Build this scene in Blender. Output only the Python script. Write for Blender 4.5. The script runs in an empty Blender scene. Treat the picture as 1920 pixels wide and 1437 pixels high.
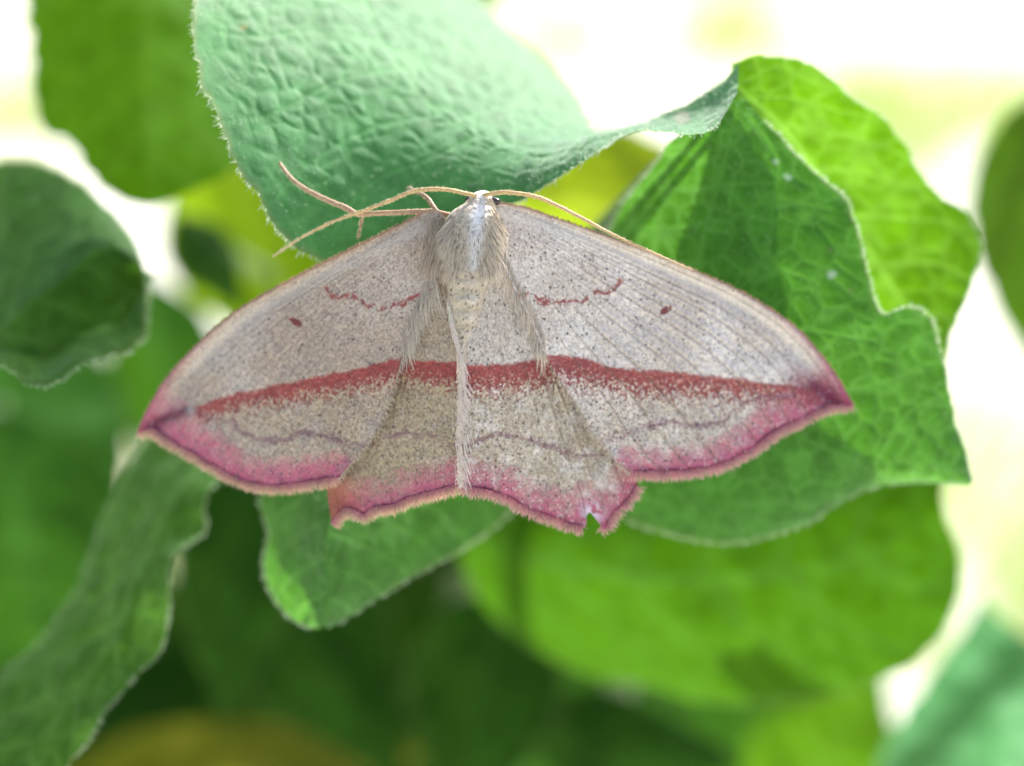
import bpy, math
import numpy as np
from mathutils import Matrix, Vector

# ------------------------------------------------------------------ camera, world, sun, exposure
# 1 unit = 1 cm.  Everything near the moth is laid out in a frame "x right, y up, z towards the viewer" whose origin
# is the moth's back, then turned into the world by FRAME.
PITCH = math.radians(20.0)
HEIGHT = 46.0
DIST = 8.0
WIDE = 4.3                    # width of the focus plane in cm
PX = WIDE / 1920.0
RIGHT = np.array((1.0, 0.0, 0.0))
UP = np.array((0.0, math.sin(PITCH), math.cos(PITCH)))
TOWARD = np.array((0.0, -math.cos(PITCH), math.sin(PITCH)))
ORIGIN = np.array((0.0, 0.0, HEIGHT))
R3 = np.stack((RIGHT, UP, TOWARD), axis=1)

scene = bpy.context.scene
scene.unit_settings.scale_length = 0.01
C = scene.collection
FRAME = Matrix([[*R3[i], ORIGIN[i]] for i in range(3)] + [[0, 0, 0, 1]])

cam_data = bpy.data.cameras.new('camera')
cam = bpy.data.objects.new('camera', cam_data)
C.objects.link(cam)
cam.matrix_world = FRAME @ Matrix.Translation((0, 0, DIST))
cam_data.sensor_width = 36.0
cam_data.lens = 36.0 * DIST / WIDE
cam_data.clip_start = 0.1
cam_data.clip_end = 1.0e6
cam_data.dof.use_dof = True
cam_data.dof.focus_distance = DIST - 0.03
cam_data.dof.aperture_fstop = cam_data.lens * 1e-3 / 0.36
scene.camera = cam

SUN_ELEV = math.radians(41.0)
SUN_AZ = math.radians(40.0)      # clockwise from +Y: behind the plant, a little to the right
world = bpy.data.worlds.new('World')
scene.world = world
world.use_nodes = True
wn = world.node_tree.nodes
wl = world.node_tree.links
sky = wn.new('ShaderNodeTexSky')
sky.sky_type = 'NISHITA'
sky.sun_disc = False
sky.sun_elevation = SUN_ELEV
sky.sun_rotation = SUN_AZ
sky.air_density = 1.0
sky.dust_density = 3.0
sky.ozone_density = 0.6
wl.new(sky.outputs[0], wn['Background'].inputs[0])
wn['Background'].inputs[1].default_value = 0.14

sun_data = bpy.data.lights.new('sun', 'SUN')
sun_data.energy = 5.0
sun_data.angle = math.radians(0.53)
sun_data.color = (1.0, 0.965, 0.91)
sun = bpy.data.objects.new('sun', sun_data)
C.objects.link(sun)
sdir = Vector((math.sin(SUN_AZ) * math.cos(SUN_ELEV), math.cos(SUN_AZ) * math.cos(SUN_ELEV), math.sin(SUN_ELEV)))
sun.rotation_euler = (-sdir).to_track_quat('-Z', 'Y').to_euler()
sun.location = tuple(sdir * 300)

scene.view_settings.view_transform = 'Standard'
scene.view_settings.look = 'None'
scene.view_settings.gamma = 1.0
scene.view_settings.use_curve_mapping = False
scene.view_settings.exposure = 1.17
scene.cycles.max_bounces = 10
scene.cycles.transmission_bounces = 8
scene.cycles.diffuse_bounces = 6
scene.cycles.sample_clamp_indirect = 6.0

# ------------------------------------------------------------------ numeric helpers
rng = np.random.default_rng(7)


def P(px, py, z=0.0):
    """photograph position (1920 x 1437) at depth z -> frame coordinates in cm"""
    k = (DIST - z) / DIST * PX
    return np.stack(((np.asarray(px, float) - 960) * k, (718.5 - np.asarray(py, float)) * k, np.asarray(z, float) + 0 * k * np.asarray(px, float)), axis=-1)


def spline(pts, n):
    """centripetal-ish Catmull-Rom through pts, n samples evenly spaced by length"""
    p = np.asarray(pts, float)
    if len(p) < 2:
        return np.repeat(p, n, 0)
    q = np.vstack((2 * p[0] - p[1], p, 2 * p[-1] - p[-2]))
    out = []
    m = 24
    t = np.linspace(0, 1, m, endpoint=False)[:, None]
    for i in range(1, len(q) - 2):
        a, b, c, d = q[i - 1], q[i], q[i + 1], q[i + 2]
        tb, tc = (c - a) * 0.5, (d - b) * 0.5
        L = np.linalg.norm(c - b)
        for tv in (tb, tc):
            l = np.linalg.norm(tv)
            if l > 1.2 * L:
                tv *= 1.2 * L / l
        out.append((2 * t**3 - 3 * t**2 + 1) * b + (t**3 - 2 * t**2 + t) * tb + (-2 * t**3 + 3 * t**2) * c + (t**3 - t**2) * tc)
    out.append(p[-1:])
    o = np.vstack(out)
    s = np.concatenate(([0], np.cumsum(np.linalg.norm(np.diff(o, axis=0), axis=1))))
    u = np.linspace(0, s[-1], n)
    return np.stack([np.interp(u, s, o[:, k]) for k in range(o.shape[1])], axis=1)


def hash3(ix, iy, iz, seed):
    h = (ix.astype(np.int64) * 374761393 + iy.astype(np.int64) * 668265263 + iz.astype(np.int64) * 2147483647 + seed * 1274126177) & 0xffffffff
    h = ((h ^ (h >> 13)) * 1274126177) & 0xffffffff
    h = ((h ^ (h >> 16)) * 2246822519) & 0xffffffff
    return ((h ^ (h >> 15)) & 0xffffff) / float(0xffffff)


def vnoise(p, scale, seed=0):
    q = np.asarray(p, float) / scale
    if q.shape[-1] == 2:
        q = np.concatenate((q, np.zeros(q.shape[:-1] + (1,))), -1)
    i = np.floor(q).astype(np.int64)
    f = q - i
    f = f * f * (3 - 2 * f)
    r = 0
    for a in (0, 1):
        for b in (0, 1):
            for c in (0, 1):
                w = (f[..., 0] if a else 1 - f[..., 0]) * (f[..., 1] if b else 1 - f[..., 1]) * (f[..., 2] if c else 1 - f[..., 2])
                r = r + w * hash3(i[..., 0] + a, i[..., 1] + b, i[..., 2] + c, seed)
    return r


def fbm(p, scale, seed=0, octaves=4):
    r, a, t = 0, 1.0, 0
    for k in range(octaves):
        r = r + a * vnoise(p, scale / 2**k, seed + k * 17)
        t += a
        a *= 0.55
    return r / t


def worley(p, scale, seed=0):
    """F1, F2 (in units of scale) and a random id of the nearest cell"""
    q = np.asarray(p, float) / scale
    two = q.shape[-1] == 2
    if two:
        q = np.concatenate((q, np.zeros(q.shape[:-1] + (1,))), -1)
    i = np.floor(q).astype(np.int64)
    f1 = np.full(q.shape[:-1], 9.0)
    f2 = f1.copy()
    cid = np.zeros(q.shape[:-1])
    for a in (-1, 0, 1):
        for b in (-1, 0, 1):
            for c in ((0,) if two else (-1, 0, 1)):
                jx, jy, jz = i[..., 0] + a, i[..., 1] + b, i[..., 2] + c
                d = (jx + hash3(jx, jy, jz, seed) - q[..., 0])**2 + (jy + hash3(jx, jy, jz, seed + 1) - q[..., 1])**2
                if not two:
                    d = d + (jz + hash3(jx, jy, jz, seed + 2) - q[..., 2])**2
                d = np.sqrt(d)
                near = d < f1
                f2 = np.where(near, f1, np.minimum(f2, d))
                cid = np.where(near, hash3(jx, jy, jz, seed + 3), cid)
                f1 = np.where(near, d, f1)
    return f1, f2, cid


def pdist(p, line, n=None):
    """distance of points p (...,2) to a polyline; also signed-y side and position 0..1 along it"""
    l = np.asarray(line, float)
    l = spline(l, n or max(24, 6 * len(l)))
    best = np.full(p.shape[:-1], 1e9)
    pos = np.zeros(p.shape[:-1])
    m = len(l) - 1
    for k in range(m):
        a, b = l[k], l[k + 1]
        d = b - a
        t = np.clip(((p[..., 0] - a[0]) * d[0] + (p[..., 1] - a[1]) * d[1]) / (d @ d + 1e-12), 0, 1)
        e = np.hypot(p[..., 0] - a[0] - t * d[0], p[..., 1] - a[1] - t * d[1])
        pos = np.where(e < best, (k + t) / m, pos)
        best = np.minimum(best, e)
    return best, pos


def sstep(a, b, x):
    t = np.clip((x - a) / (b - a), 0, 1)
    return t * t * (3 - 2 * t)


def mixc(a, b, t):
    return a + (np.asarray(b, float) - a) * t[..., None]


def lin(r, g, b):
    return np.array([(c / 255 / 12.92) if c / 255 <= 0.04045 else ((c / 255 + 0.055) / 1.055)**2.4 for c in (r, g, b)])


# ------------------------------------------------------------------ mesh helpers
def mesh_obj(name, verts, faces, mat, parent=None, col=None, attrs=None, smooth=True, world_space=False, label=None, kind=None):
    """faces: (n,3) or (n,4) index array, or list of such"""
    me = bpy.data.meshes.new(name)
    v = np.asarray(verts, float).reshape(-1, 3)
    if world_space:
        v = v @ R3.T + ORIGIN
    fl = faces if isinstance(faces, list) else [faces]
    fl = [np.asarray(f, np.int32) for f in fl if len(f)]
    nloop = sum(f.size for f in fl)
    npoly = sum(len(f) for f in fl)
    me.vertices.add(len(v))
    me.vertices.foreach_set('co', v.astype(np.float32).ravel())
    me.loops.add(nloop)
    me.loops.foreach_set('vertex_index', np.concatenate([f.ravel() for f in fl]))
    me.polygons.add(npoly)
    tot = np.concatenate([np.full(len(f), f.shape[1], np.int32) for f in fl])
    me.polygons.foreach_set('loop_start', np.concatenate(([0], np.cumsum(tot)[:-1])).astype(np.int32))
    me.polygons.foreach_set('loop_total', tot)
    me.polygons.foreach_set('use_smooth', np.full(npoly, smooth))
    if col is not None:
        a = me.color_attributes.new('Col', 'FLOAT_COLOR', 'POINT')
        c4 = np.ones((len(v), 4), np.float32)
        c4[:, :3] = np.asarray(col).reshape(-1, 3)
        a.data.foreach_set('color', c4.ravel())
    for k, val in (attrs or {}).items():
        a = me.attributes.new(k, 'FLOAT', 'POINT')
        a.data.foreach_set('value', np.asarray(val, np.float32).ravel())
    me.update()
    me.validate()
    me.materials.append(mat)
    o = bpy.data.objects.new(name, me)
    C.objects.link(o)
    if parent is not None:
        o.parent = parent
        if world_space:
            o.matrix_parent_inverse = parent.matrix_world.inverted()
    if label:
        o['label'] = label
    if kind:
        o['kind'] = kind
    return o


def grid_faces(ns, nt):
    i = np.arange(ns * nt).reshape(ns, nt)
    return np.stack((i[:-1, :-1], i[:-1, 1:], i[1:, 1:], i[1:, :-1]), -1).reshape(-1, 4)


def tube(path, radii, sides=8):
    p = np.asarray(path, float)
    n = len(p)
    r = np.broadcast_to(np.asarray(radii, float), (n,))
    t = np.gradient(p, axis=0)
    t /= np.linalg.norm(t, axis=1)[:, None] + 1e-12
    ref = np.array((0.13, 0.31, 0.94))
    a = np.cross(t, ref)
    a /= np.linalg.norm(a, axis=1)[:, None] + 1e-12
    b = np.cross(t, a)
    th = np.linspace(0, 2 * np.pi, sides, endpoint=False)
    v = p[:, None] + r[:, None, None] * (np.cos(th)[None, :, None] * a[:, None] + np.sin(th)[None, :, None] * b[:, None])
    idx = np.arange(n * sides).reshape(n, sides)
    f = np.stack((idx[:-1], np.roll(idx[:-1], -1, 1), np.roll(idx[1:], -1, 1), idx[1:]), -1).reshape(-1, 4)
    caps = [np.stack((np.full(sides - 2, idx[e, 0]), idx[e, 1:-1], idx[e, 2:]), -1) for e in (0, -1)]
    return v.reshape(-1, 3), [f, np.vstack(caps)]


def hair_mesh(roots, dirs, length, width, droop, c0, c1, nrm=(0, 0, 1.0)):
    """many fine tapered curved hairs: 3 cross-sections + tip each"""
    n = len(roots)
    d = dirs / (np.linalg.norm(dirs, axis=1)[:, None] + 1e-12)
    length = np.broadcast_to(length, (n,))[:, None]
    width = np.broadcast_to(width, (n,))[:, None]
    nr = np.asarray(nrm, float) + rng.normal(0, 0.45, (n, 3))
    w = np.cross(d, nr)
    w /= np.linalg.norm(w, axis=1)[:, None] + 1e-12
    dr = np.asarray(droop, float)
    p0 = roots
    p1 = roots + d * length * 0.4 + dr * length * 0.12
    p2 = roots + d * length * 0.75 + dr * length * 0.45
    p3 = roots + d * length + dr * length * 0.9
    v = np.stack((p0 - w * width * .5, p0 + w * width * .5, p1 - w * width * .5, p1 + w * width * .5, p2 - w * width * .35, p2 + w * width * .35, p3), 1)
    b = (np.arange(n) * 7)[:, None]
    q = np.vstack((b + np.array([[0, 1, 3, 2]]), b + np.array([[2, 3, 5, 4]])))
    tr = b + np.array([[4, 5, 6]])
    c0 = np.broadcast_to(c0, (n, 3))
    c1 = np.broadcast_to(c1, (n, 3))
    col = np.stack((c0, c0, c0 * .6 + c1 * .4, c0 * .6 + c1 * .4, c0 * .25 + c1 * .75, c0 * .25 + c1 * .75, c1), 1)
    return v.reshape(-1, 3), [q, tr], col.reshape(-1, 3)


# ------------------------------------------------------------------ materials
def new_mat(name):
    m = bpy.data.materials.new(name)
    m.use_nodes = True
    nt = m.node_tree
    nt.nodes.clear()
    return m, nt, nt.nodes, nt.links


def leaf_mat(name, trans=0.5, tcol=(0.30, 0.62, 0.02), sheen=0.25, rough=0.45, spec=0.35):
    """leaf blade: attribute colour and fine mottling, diffuse + translucent + soft waxy/hairy sheen"""
    m, nt, N, L = new_mat(name)
    out = N.new('ShaderNodeOutputMaterial')
    att = N.new('ShaderNodeAttribute'); att.attribute_name = 'Col'
    vein = N.new('ShaderNodeAttribute'); vein.attribute_name = 'vein'
    tc = N.new('ShaderNodeTexCoord')
    no = N.new('ShaderNodeTexNoise'); no.inputs['Scale'].default_value = 9.0; no.inputs['Detail'].default_value = 8.0
    L.new(tc.outputs['Object'], no.inputs['Vector'])
    ramp = N.new('ShaderNodeMapRange'); ramp.inputs[1].default_value = 0.3; ramp.inputs[2].default_value = 0.7
    ramp.inputs[3].default_value = 0.78; ramp.inputs[4].default_value = 1.18
    L.new(no.outputs[0], ramp.inputs[0])
    mul = N.new('ShaderNodeVectorMath'); mul.operation = 'SCALE'
    L.new(att.outputs['Color'], mul.inputs[0]); L.new(ramp.outputs[0], mul.inputs['Scale'])
    fine = N.new('ShaderNodeTexNoise'); fine.inputs['Scale'].default_value = 90.0; fine.inputs['Detail'].default_value = 3.0
    L.new(tc.outputs['Object'], fine.inputs['Vector'])
    bump = N.new('ShaderNodeBump'); bump.inputs['Strength'].default_value = 0.35; bump.inputs['Distance'].default_value = 0.006
    L.new(fine.outputs[0], bump.inputs['Height'])
    pb = N.new('ShaderNodeBsdfPrincipled')
    pb.inputs['Roughness'].default_value = rough
    pb.inputs['Specular IOR Level'].default_value = spec
    pb.inputs['Sheen Weight'].default_value = sheen
    pb.inputs['Sheen Roughness'].default_value = 0.5
    L.new(mul.outputs[0], pb.inputs['Base Color']); L.new(bump.outputs[0], pb.inputs['Normal'])
    tr = N.new('ShaderNodeBsdfTranslucent')
    tm = N.new('ShaderNodeMix'); tm.data_type = 'RGBA'
    tm.inputs['A'].default_value = (*tcol, 1)
    tm.inputs['B'].default_value = (tcol[0] * 2.0, tcol[1] * 1.6, tcol[2] + 0.05, 1)
    L.new(vein.outputs['Fac'], tm.inputs['Factor'])
    mul2 = N.new('ShaderNodeVectorMath'); mul2.operation = 'SCALE'
    L.new(tm.outputs['Result'], mul2.inputs[0]); L.new(ramp.outputs[0], mul2.inputs['Scale'])
    L.new(mul2.outputs[0], tr.inputs['Color'])
    mx = N.new('ShaderNodeMixShader'); mx.inputs[0].default_value = trans
    L.new(pb.outputs[0], mx.inputs[1]); L.new(tr.outputs[0], mx.inputs[2])
    L.new(mx.outputs[0], out.inputs['Surface'])
    return m


def attr_mat(name, rough=0.7, spec=0.25, sheen=0.0, trans=0.0, noise=0.0, nscale=300.0, bump=0.0):
    """vertex-attribute pigment with a fine noise grain"""
    m, nt, N, L = new_mat(name)
    out = N.new('ShaderNodeOutputMaterial')
    att = N.new('ShaderNodeAttribute'); att.attribute_name = 'Col'
    pb = N.new('ShaderNodeBsdfPrincipled')
    pb.inputs['Roughness'].default_value = rough
    pb.inputs['Specular IOR Level'].default_value = spec
    pb.inputs['Sheen Weight'].default_value = sheen
    src = att.outputs['Color']
    if noise or bump:
        tc = N.new('ShaderNodeTexCoord')
        no = N.new('ShaderNodeTexNoise'); no.inputs['Scale'].default_value = nscale; no.inputs['Detail'].default_value = 2.0
        L.new(tc.outputs['Object'], no.inputs['Vector'])
    if noise:
        mr = N.new('ShaderNodeMapRange'); mr.inputs[1].default_value = 0.3; mr.inputs[2].default_value = 0.7
        mr.inputs[3].default_value = 1 - noise; mr.inputs[4].default_value = 1 + noise
        L.new(no.outputs[0], mr.inputs[0])
        mul = N.new('ShaderNodeVectorMath'); mul.operation = 'SCALE'
        L.new(src, mul.inputs[0]); L.new(mr.outputs[0], mul.inputs['Scale'])
        src = mul.outputs[0]
    if bump:
        bp = N.new('ShaderNodeBump'); bp.inputs['Strength'].default_value = bump; bp.inputs['Distance'].default_value = 0.004
        L.new(no.outputs[0], bp.inputs['Height']); L.new(bp.outputs[0], pb.inputs['Normal'])
    L.new(src, pb.inputs['Base Color'])
    if trans:
        tr = N.new('ShaderNodeBsdfTranslucent'); L.new(src, tr.inputs['Color'])
        mx = N.new('ShaderNodeMixShader'); mx.inputs[0].default_value = trans
        L.new(pb.outputs[0], mx.inputs[1]); L.new(tr.outputs[0], mx.inputs[2])
        L.new(mx.outputs[0], out.inputs['Surface'])
    else:
        L.new(pb.outputs[0], out.inputs['Surface'])
    return m


M_LEAF = leaf_mat('leaf_downy_green', 0.42, (0.062, 0.200, 0.003), 0.18, 0.6, 0.14)
M_LEAF_DOWNY = leaf_mat('leaf_mint_downy', 0.36, (0.060, 0.190, 0.010), 0.6, 0.6, 0.2)
M_LEAF_THIN = leaf_mat('leaf_thin_fresh_green', 0.5, (0.105, 0.27, 0.002), 0.0, 0.6, 0.08)
M_LEAF_BROAD = leaf_mat('leaf_broad_green', 0.5, (0.040, 0.118, 0.0005), 0.0, 0.7, 0.04)
M_LEAF_SHADED = leaf_mat('leaf_shade_darkened_green', 0.10, (0.040, 0.120, 0.001), 0.0, 0.7, 0.05)  # dark, barely translucent blade that paints in the bush's inner shade
M_LEAF_SIDE = leaf_mat('leaf_side_green', 0.35, (0.060, 0.160, 0.002), 0.06, 0.6, 0.12)
M_LEAF_LIME = leaf_mat('leaf_lime_green', 0.6, (0.26, 0.44, 0.003), 0.0, 0.6, 0.1)
M_LEAF_OLIVE = leaf_mat('leaf_olive_green', 0.6, (0.22, 0.33, 0.003), 0.0, 0.6, 0.1)
M_LEAF_YELLOW = leaf_mat('leaf_yellowing', 0.6, (0.14, 0.155, 0.004), 0.0, 0.6, 0.1)
M_HAIR = attr_mat('plant_hair', 0.5, 0.4, 0.0, 0.45)
M_STEM = attr_mat('plant_stem', 0.5, 0.4, 0.2, 0.0, 0.2, 20.0, 0.3)
M_WING = attr_mat('wing_scales', 0.6, 0.3, 0.25, 0.0, 0.16, 260.0, 0.5)
M_FUR = attr_mat('moth_hair', 0.55, 0.35, 0.1, 0.25)
M_BODY = attr_mat('body_scales', 0.65, 0.25, 0.3, 0.0, 0.2, 200.0, 0.6)
M_LIMB = attr_mat('limb_scales', 0.5, 0.4, 0.1, 0.0, 0.2, 150.0, 0.4)
M_EYE = attr_mat('insect_eye', 0.15, 0.6)

# ------------------------------------------------------------------ the setting: ground and lawn
def ground():
    m, nt, N, L = new_mat('dry_lawn_soil')
    out = N.new('ShaderNodeOutputMaterial')
    pb = N.new('ShaderNodeBsdfPrincipled'); pb.inputs['Roughness'].default_value = 0.9
    tc = N.new('ShaderNodeTexCoord')
    n1 = N.new('ShaderNodeTexNoise'); n1.inputs['Scale'].default_value = 0.035; n1.inputs['Detail'].default_value = 6.0
    L.new(tc.outputs['Object'], n1.inputs['Vector'])
    r1 = N.new('ShaderNodeValToRGB')
    r1.color_ramp.elements[0].position = 0.35; r1.color_ramp.elements[0].color = (0.13, 0.24, 0.03, 1)
    r1.color_ramp.elements[1].position = 0.44; r1.color_ramp.elements[1].color = (0.66, 0.64, 0.55, 1)
    L.new(n1.outputs[0], r1.inputs[0])
    n2 = N.new('ShaderNodeTexNoise'); n2.inputs['Scale'].default_value = 1.5; n2.inputs['Detail'].default_value = 8.0
    L.new(tc.outputs['Object'], n2.inputs['Vector'])
    mr = N.new('ShaderNodeMapRange'); mr.inputs[3].default_value = 0.85; mr.inputs[4].default_value = 1.1
    L.new(n2.outputs[0], mr.inputs[0])
    mul = N.new('ShaderNodeVectorMath'); mul.operation = 'SCALE'
    L.new(r1.outputs[0], mul.inputs[0]); L.new(mr.outputs[0], mul.inputs['Scale'])
    L.new(mul.outputs[0], pb.inputs['Base Color'])
    bp = N.new('ShaderNodeBump'); bp.inputs['Strength'].default_value = 0.6; bp.inputs['Distance'].default_value = 0.8
    L.new(n2.outputs[0], bp.inputs['Height']); L.new(bp.outputs[0], pb.inputs['Normal'])
    L.new(pb.outputs[0], out.inputs['Surface'])
    # fine patch near the plant, coarse ring out to the horizon
    g = np.concatenate((-np.geomspace(2e5, 30, 40), np.linspace(-28, 28, 15), np.geomspace(30, 2e5, 40)))
    X, Y = np.meshgrid(g, g, indexing='ij')
    near = np.exp(-(X**2 + Y**2) / 4e5)
    Z = (fbm(np.stack((X, Y), -1), 60.0, 3, 3) - 0.5) * 5 * near
    o = mesh_obj('ground', np.stack((X, Y, Z), -1), grid_faces(len(g), len(g)), m)
    o['kind'] = 'structure'
    return o


ground()


def lawn():
    n = 34000
    x = rng.uniform(-130, 130, n)
    y = 30 + 330 * rng.uniform(0, 1, n)**1.2
    keep = fbm(np.stack((x, y), -1), 45.0, 21, 3) + rng.normal(0, 0.05, n) < 0.40
    for gx, gy, rx, ry in ((32, 280, 9, 26), (43, 198, 4, 10), (9, 262, 5, 14)):     # lusher tufts in the lawn
        keep |= ((x - gx) / rx)**2 + ((y - gy) / ry)**2 < rng.uniform(.2, 1.2, n)
    x, y = x[keep], y[keep]
    n = len(x)
    root = np.stack((x, y, np.full(n, -1.5)), 1)
    d = rng.normal(0, 0.35, (n, 3)); d[:, 2] = 1
    c = np.where(rng.uniform(0, 1, n)[:, None] < 0.35, (0.50, 0.46, 0.20), (0.26, 0.46, 0.03)) * rng.uniform(0.7, 1.2, (n, 1))
    v, f, col = hair_mesh(root, d, rng.uniform(4, 9, n), rng.uniform(0.3, 0.6, n), rng.normal(0, 0.2, 3) * np.array((1, 1, 0.2)), c, c * 1.15, (0, 1, 0))
    o = mesh_obj('lawn_grass', v, f, attr_mat('grass_blade', 0.5, 0.4, 0, 0.45), col=col)
    o['kind'] = 'stuff'; o['label'] = 'sunlit patchy lawn grass far behind the plant'; o['category'] = 'grass'


lawn()

# ------------------------------------------------------------------ plants
GREEN = np.array((0.038, 0.145, 0.020))
MINT = np.array((0.056, 0.228, 0.076))
SHADED_GREEN = np.array((0.011, 0.044, 0.003))  # leaf green lowered to carry the shade inside the bush
LIME = np.array((0.042, 0.130, 0.005))
OLIVE = np.array((0.095, 0.120, 0.014))


def plant(name, label, category, base):
    o = bpy.data.objects.new(name, None)
    C.objects.link(o)
    o.location = base
    o['label'] = label; o['category'] = category
    bpy.context.view_layer.update()
    return o


def leaf(par, mid, left, right, mat, base=GREEN, res=(110, 70), veins=None, cell=0.09, bull=0.010, wave=0.03, teeth=0.012, cup=0.0,
         hair=0, edge_hair=0, hair_len=0.02, seed=0, label=None, vstr=1.0, lip=0.0, vw=0.012, spots=(), nsec=7, crease=1.0, net_w=0.45):
    """a leaf blade between a midrib and its two margins; control points are (px, py, z)"""
    ns, nh = res
    def curve(c):
        c = np.asarray(c, float)
        return spline(P(c[:, 0], c[:, 1], c[:, 2]), ns)
    m, l, r = curve(mid), curve(left), curve(right)
    s = np.linspace(0, 1, ns)
    def tooth(e):
        out = e - m
        out /= np.linalg.norm(out, axis=1)[:, None] + 1e-9
        L = np.concatenate(([0], np.cumsum(np.linalg.norm(np.diff(e, axis=0), axis=1))))
        k = (vnoise(np.stack((L, L * 0 + seed), 1), 0.09, seed) - .5) * 2 + (vnoise(np.stack((L, L * 0 + seed), 1), 0.035, seed + 5) - .5)
        return e + out * (k * teeth * np.clip(s * 12, 0, 1) * np.clip((1 - s) * 12, 0, 1))[:, None]
    l, r = tooth(l), tooth(r)
    t = np.linspace(0, 1, nh)
    G = np.concatenate(((m[:, None] + t[None, ::-1, None] * (l - m)[:, None])[:, :-1], m[:, None] + t[None, :, None] * (r - m)[:, None]), 1)
    T = np.concatenate((-t[::-1][:-1], t))
    Q = m[:, None] + T[None, :, None] * ((r - l) / 2)[:, None] + (T**2)[None, :, None] * ((r + l) / 2 - m)[:, None]
    G = G * crease + Q * (1 - crease)          # crease 1: folded along the midrib, 0: one smooth sweep
    Tg = np.broadcast_to(T[None], G.shape[:2])
    Sg = np.broadcast_to(s[:, None], G.shape[:2])
    flat = np.stack((G[..., 0], G[..., 1], G[..., 2]), -1)
    def normals(g):
        du = np.gradient(g, axis=0); dv = np.gradient(g, axis=1)
        n = np.cross(du, dv)
        n /= np.linalg.norm(n, axis=-1)[..., None] + 1e-12
        flip = np.sign(n[..., 2].mean())
        return n * (flip if flip else 1)
    taper = np.clip((1 - np.abs(Tg)) * 6, 0.25, 1)
    if lip:                                    # margin on the left side rolled up towards the light
        tl = np.clip(-Tg, 0, 1)
        G = G + np.array((0, 0, 1.0)) * (lip * (sstep(.55, 1.0, tl) - tl))[..., None]
    G = G + normals(G) * ((fbm(flat, 0.7, seed + 40, 3) - .5) * 2 * wave + cup * (Tg**2))[..., None]
    # veins: midrib, pinnate secondaries, net of tertiaries
    Lm = np.linalg.norm(np.diff(m, axis=0), axis=1).sum()
    W = (np.linalg.norm(l - m, axis=1).mean() + np.linalg.norm(r - m, axis=1).mean()) / 2
    vein = np.exp(-(np.abs(Tg) * W / (vw * 1.7 * (1.15 - Sg)))**2) * 1.0
    k2 = (DIST - G[..., 2]) / DIST * PX
    pxy = np.stack((960 + G[..., 0] / k2, 718.5 - G[..., 1] / k2), -1)
    if veins is None:
        for k in range(nsec):
            s0 = (k + 0.35) / (nsec + 0.6)
            for side in (-1, 1):
                s1 = s0 + (0.03 if side > 0 else 0) + 0.30 * np.abs(Tg)**1.25 * (1.1 - s0)
                dd = np.abs(Sg - s1) * Lm * 0.85
                vein = np.maximum(vein, 0.8 * np.exp(-(dd / (vw * (1.2 - 0.7 * np.abs(Tg))))**2) * (Tg * side >= 0))
    else:
        for vl in veins:
            dd, pos = pdist(pxy, vl)
            vein = np.maximum(vein, 0.85 * np.exp(-(dd * PX / (vw * (1.15 - 0.6 * pos)))**2))
    vein = vein * vstr
    warp = flat + (np.stack([vnoise(flat, cell * 1.2, seed + q) for q in (1, 2, 3)], -1) - .5) * cell * .7
    f1, f2, cid = worley(warp, cell, seed + 60)
    net = np.exp(-((f2 - f1) / 0.13)**2)
    g1, g2, _ = worley(warp, cell * 0.42, seed + 90)
    net2 = np.exp(-((g2 - g1) / 0.16)**2)
    dome = 1 - np.exp(-((f2 - f1) / 0.35)**1.4)
    dome2 = 1 - np.exp(-((g2 - g1) / 0.4)**1.4)
    bigdent = np.clip(vein, 0, 1)
    h = bull * (dome * (0.75 + 0.5 * cid) + 0.28 * dome2) * (1 - bigdent) * taper - bull * 0.2 * bigdent
    G = G + normals(G) * h[..., None]
    nr = normals(G)
    allv = np.clip(np.maximum(vein, np.maximum(net_w * net, 0.4 * net_w * net2)), 0, 1)
    tint = fbm(flat, 0.5, seed + 7, 4)
    col = base[None, None] * (0.72 + 0.55 * tint)[..., None]
    col = mixc(col, base * np.array((1.9, 1.55, 1.5)), 0.7 * allv)
    rim = sstep(0.965, 1.0, np.abs(Tg))
    col = mixc(col, np.array((0.22, 0.27, 0.10)), 0.6 * rim)
    for (sx, sy, sr, sc) in spots:
        dd = np.hypot(pxy[..., 0] - sx, (pxy[..., 1] - sy) * 1.3) + 7 * (vnoise(pxy, 7.0, 5) - .5)
        col = mixc(col, np.array(sc), 0.9 * (1 - sstep(sr * .5, sr, dd)))
    o = mesh_obj('leaf', G, grid_faces(ns, 2 * nh - 1), mat, par, col=col, attrs={'vein': allv}, world_space=True, label=label)
    hv, hf, hc, base_i = [], [], [], 0
    if edge_hair:
        i = rng.integers(ns // 14, ns - ns // 30, edge_hair); sd = rng.integers(0, 2, edge_hair)
        j = np.where(sd == 0, 0, 2 * nh - 2); jin = np.where(sd == 0, 3, 2 * nh - 5)
        root = G[i, j]
        out = root - G[i, jin]; out /= np.linalg.norm(out, axis=1)[:, None] + 1e-9
        d = out + rng.normal(0, 0.35, out.shape) + nr[i, j] * rng.uniform(-.2, .8, (edge_hair, 1))
        v, f, c = hair_mesh(root - out * 0.004, d, hair_len * rng.uniform(.5, 1.3, edge_hair), rng.uniform(.0022, .0042, edge_hair), rng.normal(0, .15, (edge_hair, 3)), (0.40, 0.50, 0.30), (0.62, 0.70, 0.55))
        hv.append(v); hf.append((f, 0)); hc.append(c)
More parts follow.
